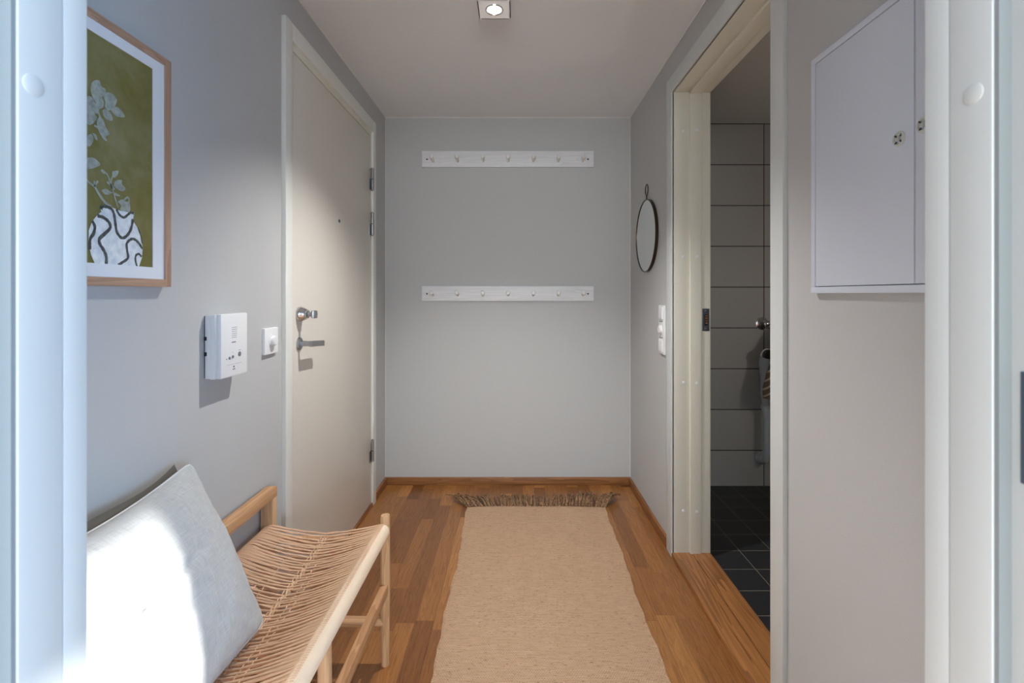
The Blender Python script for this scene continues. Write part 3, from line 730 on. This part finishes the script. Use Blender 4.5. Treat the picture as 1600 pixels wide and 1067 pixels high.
# ------------------------------------------------------------------ cushion
d = thing('cushion', 'large light grey linen cushion leaning on the wall on the bench', 'cushion', (-.69, .84, .45))
cc = Vector((-.688, .832, .613)); U = Vector((0, 1, 0)); V = Vector((-.45, .045, .883)).normalized(); Nn = U.cross(V).normalized()
if Nn.x < 0: Nn = -Nn
def smooth_noise(a, b, s):
    return math.sin(a*7.3+s)*math.cos(b*6.1-s*1.7)+.5*math.sin(a*15.1-b*11.7+s*2.3)+.3*math.sin(a*27+b*31+s)
HW, HH = .298, .210
bm = bmesh.new(); uvl = bm.loops.layers.uv.new('UVMap')
n_ = 88; grid = {}
for side in (1, -1):
    for i in range(n_+1):
        for j in range(n_+1):
            u = 2*i/n_-1; v = 2*j/n_-1
            edge = i in (0, n_) or j in (0, n_)
            if side == -1 and edge: grid[side, i, j] = grid[1, i, j]; continue
            # outline: edges drawn in between the corners, corners rounded a touch
            uu = u*(1-.022*(1-v*v)**1.0*abs(u)**3); vv = v*(1-(.150 if v > 0 else .07)*(1-u*u)*abs(v)**3)
            cr = (abs(u)*abs(v))**14; uu *= 1-.035*cr; vv *= 1-.035*cr
            t = ((1-abs(u)**2.6)*(1-abs(v)**2.4))**.62
            th = .078*t if side == 1 else .050*t
            rr = math.hypot(u*HW, v*HH)
            if side == 1:
                th -= .026*math.exp(-(rr/.034)**2)+.010*math.exp(-(rr/.09)**2)
                an = math.atan2(v*HH, u*HW)
                th += .0042*math.sin(an*7+1.1)*math.exp(-((rr-.06)/.045)**2)
                # soft crease running from the tuft to the side, drag lines near the edge
                th -= .009*math.exp(-((v*HH-.012-(u*HW)*.22)/.011)**2)*math.exp(-((u*HW-.085)/.06)**2)
                th += .0030*smooth_noise(u*1.3, v, 2.0)*t**.5
                th += .0022*math.sin((u*HW*70)+3*v)*max(0, abs(v)-.72)*3*t**.3
            g = .010*math.sin(u*3.1+.4)*(1-v*v)
            # it slumps: lower edge rests flat on the seat
            p = cc+U*(uu*HW)+V*(vv*HH)+Nn*(side*th)+Nn*g*.4
            grid[side, i, j] = bm.verts.new(p)
for side in (1, -1):
    for i in range(n_):
        for j in range(n_):
            q_ = [grid[side, i, j], grid[side, i+1, j], grid[side, i+1, j+1], grid[side, i, j+1]]
            if side == -1: q_ = q_[::-1]
            f = bm.faces.new(q_); f.smooth = True
            ij = [(i, j), (i+1, j), (i+1, j+1), (i, j+1)]
            if side == -1: ij = ij[::-1]
            for lp, (a, b) in zip(f.loops, ij): lp[uvl].uv = (a/n_*HW*2, b/n_*HH*2)
cover = obj('cushion_cover', bm, 'linen', d)
bm = bmesh.new(); pc = cc+Nn*(.078-.0375)
lathe(bm, pc, Nn, [(-.004, .010), (-.001, .0145), (.002, .0150), (.0052, .0125), (.0070, .006)], 28)
obj('tuft_button', bm, 'linen', d)
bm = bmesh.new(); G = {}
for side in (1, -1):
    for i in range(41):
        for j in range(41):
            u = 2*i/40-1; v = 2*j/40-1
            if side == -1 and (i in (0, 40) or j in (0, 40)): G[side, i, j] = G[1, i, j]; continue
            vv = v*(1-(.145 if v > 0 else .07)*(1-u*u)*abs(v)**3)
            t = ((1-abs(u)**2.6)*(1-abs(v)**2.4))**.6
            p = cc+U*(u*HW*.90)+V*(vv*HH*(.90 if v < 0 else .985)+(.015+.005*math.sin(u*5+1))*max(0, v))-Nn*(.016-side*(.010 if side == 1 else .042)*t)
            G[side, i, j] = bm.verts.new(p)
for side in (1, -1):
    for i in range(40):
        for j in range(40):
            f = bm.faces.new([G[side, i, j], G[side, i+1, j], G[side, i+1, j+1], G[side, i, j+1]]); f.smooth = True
obj('cushion_dark_panel', bm, 'back', d, 'dark taupe panel behind the cushion, rising above its top edge')  # dark panel extended past the top edge of the cushion
bm = bmesh.new()
def edge_pt(u, v):
    uu = u*(1-.022*(1-v*v)*abs(u)**3); vv = v*(1-(.150 if v > 0 else .07)*(1-u*u)*abs(v)**3); cr = (abs(u)*abs(v))**14; uu *= 1-.035*cr; vv *= 1-.035*cr
    return cc+U*(uu*HW)+V*(vv*HH)+Nn*(.010*math.sin(u*3.1+.4)*(1-v*v))*.4
ring = [edge_pt(-1+2*k/40, -1) for k in range(40)]+[edge_pt(1, -1+2*k/40) for k in range(40)]+[edge_pt(1-2*k/40, 1) for k in range(40)]+[edge_pt(-1, 1-2*k/40) for k in range(40)]
tube(bm, ring, .0022, 6, closed=True)
obj('cushion_seam', bm, 'linen', cover)

# ------------------------------------------------------------------ jute runner
d = thing('jute_runner', 'long natural jute runner with brown fringe on the oak floor', 'rug', (.11, 1.6, 0))
bm = bmesh.new()
def edge(y, s): return .0035*math.sin(y*9.5+s*2)+.0022*math.sin(y*31+s*5)+.0012*math.sin(y*77+s)
ya, yb = .50, 2.667; nx, ny = 30, 260; top = {}; bot = {}
for j in range(ny+1):
    y = ya+(yb-ya)*j/ny; t = (y-1.463)/(2.667-1.463)
    xl = -.261-.016*t+edge(y, 0)+.007*math.sin(y*3.1+1); xr = .4705+.0265*t+edge(y, 3)+.004*math.sin(y*2.3)
    for i in range(nx+1):
        x = xl+(xr-xl)*i/nx; e = min(i, nx-i); hz = .0035 if e == 0 else (.0068 if e == 1 else .0074)
        yy = y+(.006*math.sin(x*9+.6) if j > ny-12 else 0)
        top[i, j] = bm.verts.new((x, yy, hz+.0006*math.sin(x*17+y*13)+.0005*math.sin(y*41+x*5)))
for j in range(ny):
    for i in range(nx):
        f = bm.faces.new((top[i, j], top[i+1, j], top[i+1, j+1], top[i, j+1])); f.smooth = True
bd = [top[i, 0] for i in range(nx+1)]+[top[nx, j] for j in range(1, ny+1)]+[top[i, ny] for i in range(nx-1, -1, -1)]+[top[0, j] for j in range(ny-1, 0, -1)]
lo = [bm.verts.new((v_.co.x, v_.co.y, .0003)) for v_ in bd]
for k in range(len(bd)):
    k2 = (k+1) % len(bd); bm.faces.new((bd[k], lo[k], lo[k2], bd[k2]))
obj('rug_field', bm, 'jute', d)
bm = bmesh.new()
for s in (0, 3):
    pts = []
    for j in range(0, ny+1, 1):
        y = ya+(yb-ya)*j/ny; t = (y-1.463)/(2.667-1.463)
        x = (-.261-.016*t+edge(y, 0)+.007*math.sin(y*3.1+1)) if s == 0 else (.4705+.0265*t+edge(y, 3)+.004*math.sin(y*2.3))
        pts.append((x, y, .0040+.0006*math.sin(j*1.9)))
    tube(bm, pts, .0036, 6)
obj('rug_selvedge', bm, 'jute', d)
def fringe(yb, sgn):
    bm = bmesh.new(); rnd = random.Random(11); n_ = 44
    for i in range(n_):
        t = i/(n_-1); x0 = -.277+.774*t
        fan = (t-.5)*.11+(-.045 if t < .12 else 0)+(.035 if t > .93 else 0)
        curl = rnd.uniform(-.03, .03); tw = rnd.uniform(0, 6); hh = rnd.uniform(.6, 1.25)
        for k in range(6):
            ax = curl+rnd.uniform(-.012, .012)+fan*(1+rnd.uniform(-.2, .3)); ln = rnd.uniform(.085, .125)+.03*max(0, t-.6); up = rnd.uniform(.012, .030)+.022*max(0, (t-.55))*2; up *= hh
            pts = []
            for q_ in range(8):
                s_ = q_/7
                z = .006+up*math.sin(s_*PI*.78)*(1 if s_ > .15 else s_/.15)+.002*math.sin(s_*9+k)
                pts.append((x0+(k-2.5)*.0012+ax*s_+.008*math.sin(s_*PI*1.5+k*.4+tw)*s_, yb+sgn*ln*s_, max(z, .0022)))
            tube(bm, pts, [.0042, .0042, .0040, .0038, .0035, .0030, .0024, .0014], 5)
    obj('fringe', bm, 'fringe', d, 'dark brown jute fringe', kind='stuff')
fringe(2.664, 1)

# ------------------------------------------------------------------ in the bathroom
d = thing('waste_pipe', 'grey plastic waste pipe standing against the bathroom tiles', 'pipe', (1.54, 2.92, .2))
bm = bmesh.new(); px_ = 1.536
tube(bm, [(px_, 2.978, .172), (px_-.0, 2.945, .172), (px_, 2.925, .180), (px_, 2.915, .205), (px_, 2.912, .25), (px_, 2.912, .50)], [.024, .024, .024, .023, .021, .021], 18)
lathe(bm, (px_, 2.972, .175), (0, -1, 0), [(0, .040), (.012, .036), (.022, .026)], 24)
lathe(bm, (px_, 2.912, .48), (0, 0, 1), [(0, .026), (.018, .026), (.020, .030), (.040, .030), (.046, .026), (.10, .033), (.12, .036)], 24)
obj('pipe_run', bm, 'pvc', d)
bm = bmesh.new()
tube(bm, [(px_, 2.912, .59), (px_-.006, 2.908, .68), (px_-.012, 2.900, .78), (px_-.012, 2.878, .828)], [.034, .030, .036, .040], 22, cap=False)
lathe(bm, (px_-.012, 2.879, .826), (0, -.55, .83), [(-.004, .041), (.006, .0415), (.008, .034)], 24, mi=0)
lathe(bm, (px_-.012, 2.879, .826), (0, -.55, .83), [(.007, .033), (.0085, .033)], 24, mi=1)
obj('pipe_funnel', bm, ['pvc', 'dark'], d)
d = thing('shutoff_valve', 'chrome shut-off valve on the bathroom tiles above the grey pipe', 'valve', (1.545, 2.972, 1.02))
bm = bmesh.new()
lathe(bm, (1.540, 2.975, 1.018), (0, -1, 0), [(0, .040), (.004, .039), (.014, .024), (.016, .012), (.045, .012)], 28)
obj('escutcheon', bm, 'chrome', d)
bm = bmesh.new(); lathe(bm, (1.545, 2.930, 1.018), (0, -1, 0), [(0, .016), (.016, .018), (.020, .012)], 20); tube(bm, [(1.545, 2.935, 1.018), (1.60, 2.935, 1.018)], .010, 12)
for k in range(6): tube(bm, [(1.545, 2.918, 1.018), (1.545+.021*math.cos(k*PI/3), 2.918, 1.018+.021*math.sin(k*PI/3))], .0045, 8)
obj('valve_handle', bm, 'chrome', d)
tw = thing('towel_hook', 'chrome hook on the bathroom wall holding the striped towel', 'hook', (1.66, 2.972, 1.0))
bm = bmesh.new(); lathe(bm, (1.66, 2.972, 1.01), (0, -1, 0), [(0, .022), (.006, .020)], 20); tube(bm, [(1.66, 2.966, 1.01), (1.66, 2.83, 1.005), (1.66, 2.818, 1.02), (1.66, 2.815, 1.035)], .006, 10)
obj('hook_arm', bm, 'chrome', tw)
bm = bmesh.new(); rows = 30; cols = 64; R = []
for j in range(rows+1):
    t = j/rows; z = 1.012-t*.45; hwid = .022+.185*t**.55; dep = .020+.030*t
    row = []
    for k in range(cols):
        a = 2*PI*k/cols; fold = 1+.16*math.sin(a*7+t*2)*t
        row.append(bm.verts.new((1.66+hwid*math.cos(a)*(1-.10*max(0, t-.85)*6), 2.826+dep*math.sin(a)*fold, z+(.05*abs(math.cos(a))*max(0, t-.6)))))
    R.append(row)
for a, b in zip(R, R[1:]):
    for k in range(cols): f = bm.faces.new((a[k], a[(k+1) % cols], b[(k+1) % cols], b[k])); f.smooth = True
bm.faces.new(R[0]); bm.faces.new(R[-1][::-1])
tag(obj('towel', bm, 'towel'), 'brown and beige striped towel hanging in the bathroom beside the grey pipe', 'towel')

# ------------------------------------------------------------------ light
def area(name, loc, rot, sx, sy, e, col):
    L = bpy.data.lights.new(name, 'AREA'); L.shape = 'RECTANGLE'; L.size = sx; L.size_y = sy; L.energy = e; L.color = col
    o = bpy.data.objects.new(name, L); o.location = loc; o.rotation_euler = rot; C.objects.link(o); o['kind'] = 'helper'; return o
SKY = (.28, .58, 1.0)
area('window_daylight', (2.33, -1.735, 1.125), (0, PI/2, 0), 1.35, 2.03, E_W1, SKY)
area('window_daylight.001', (.1, -3.43, 1.4), (PI/2, 0, 0), 3.2, 1.6, E_W2, (.87, .95, 1.0))
sun = bpy.data.lights.new('sun', 'SUN'); sun.energy = E_SUN; sun.angle = math.radians(2.4); sun.color = (1, .99, .97)
so = bpy.data.objects.new('sun', sun); C.objects.link(so)
dirv = Vector((-1.6, 1.0, -.29*math.hypot(1.6, 1)))
so.rotation_euler = dirv.to_track_quat('-Z', 'Y').to_euler(); so.location = (4, -2, 3)
sp = bpy.data.lights.new('spot_bulb', 'SPOT'); sp.energy = E_SPOT; sp.spot_size = math.radians(110); sp.spot_blend = .75; sp.shadow_soft_size = .007; sp.color = (1, .985, .97)
spo = bpy.data.objects.new('spot_bulb', sp); spo.location = (cx, cy, 2.244); C.objects.link(spo)
fl = bpy.data.lights.new('housing_glow', 'POINT'); fl.energy = .03; fl.shadow_soft_size = .01; fl.color = (1, .95, .92)
flo = bpy.data.objects.new('housing_glow', fl); flo.location = (cx, cy, 2.285); C.objects.link(flo)
bl = bpy.data.lights.new('bathroom_fill', 'POINT'); bl.energy = E_BATH; bl.shadow_soft_size = .06; bl.color = (1, .92, .84)  # unseen fill light added low, to brighten the lower tiles
blo = bpy.data.objects.new('bathroom_fill', bl); blo.location = (1.95, 1.8, 1.15); C.objects.link(blo)

w = bpy.data.worlds.new('daylight'); w.use_nodes = True; S.world = w
w.node_tree.nodes['Background'].inputs[0].default_value = (.62, .80, 1, 1); w.node_tree.nodes['Background'].inputs[1].default_value = 1.5

# ------------------------------------------------------------------ camera
cam = bpy.data.cameras.new('camera'); co = bpy.data.objects.new('camera', cam); C.objects.link(co)
co.location = (0, 0, 1.2); co.rotation_euler = (PI/2, 0, 0)
cam.sensor_width = 36; cam.lens = 740/1600*36; cam.shift_x = -7/1600; cam.shift_y = -73.5/1600; cam.clip_start = .02
cam.dof.use_dof = True; cam.dof.focus_distance = 2.0; cam.dof.aperture_fstop = 8.0
S.camera = co
S.view_settings.view_transform = 'Standard'; S.view_settings.look = 'None'; S.view_settings.gamma = 1; S.view_settings.exposure = EXPO
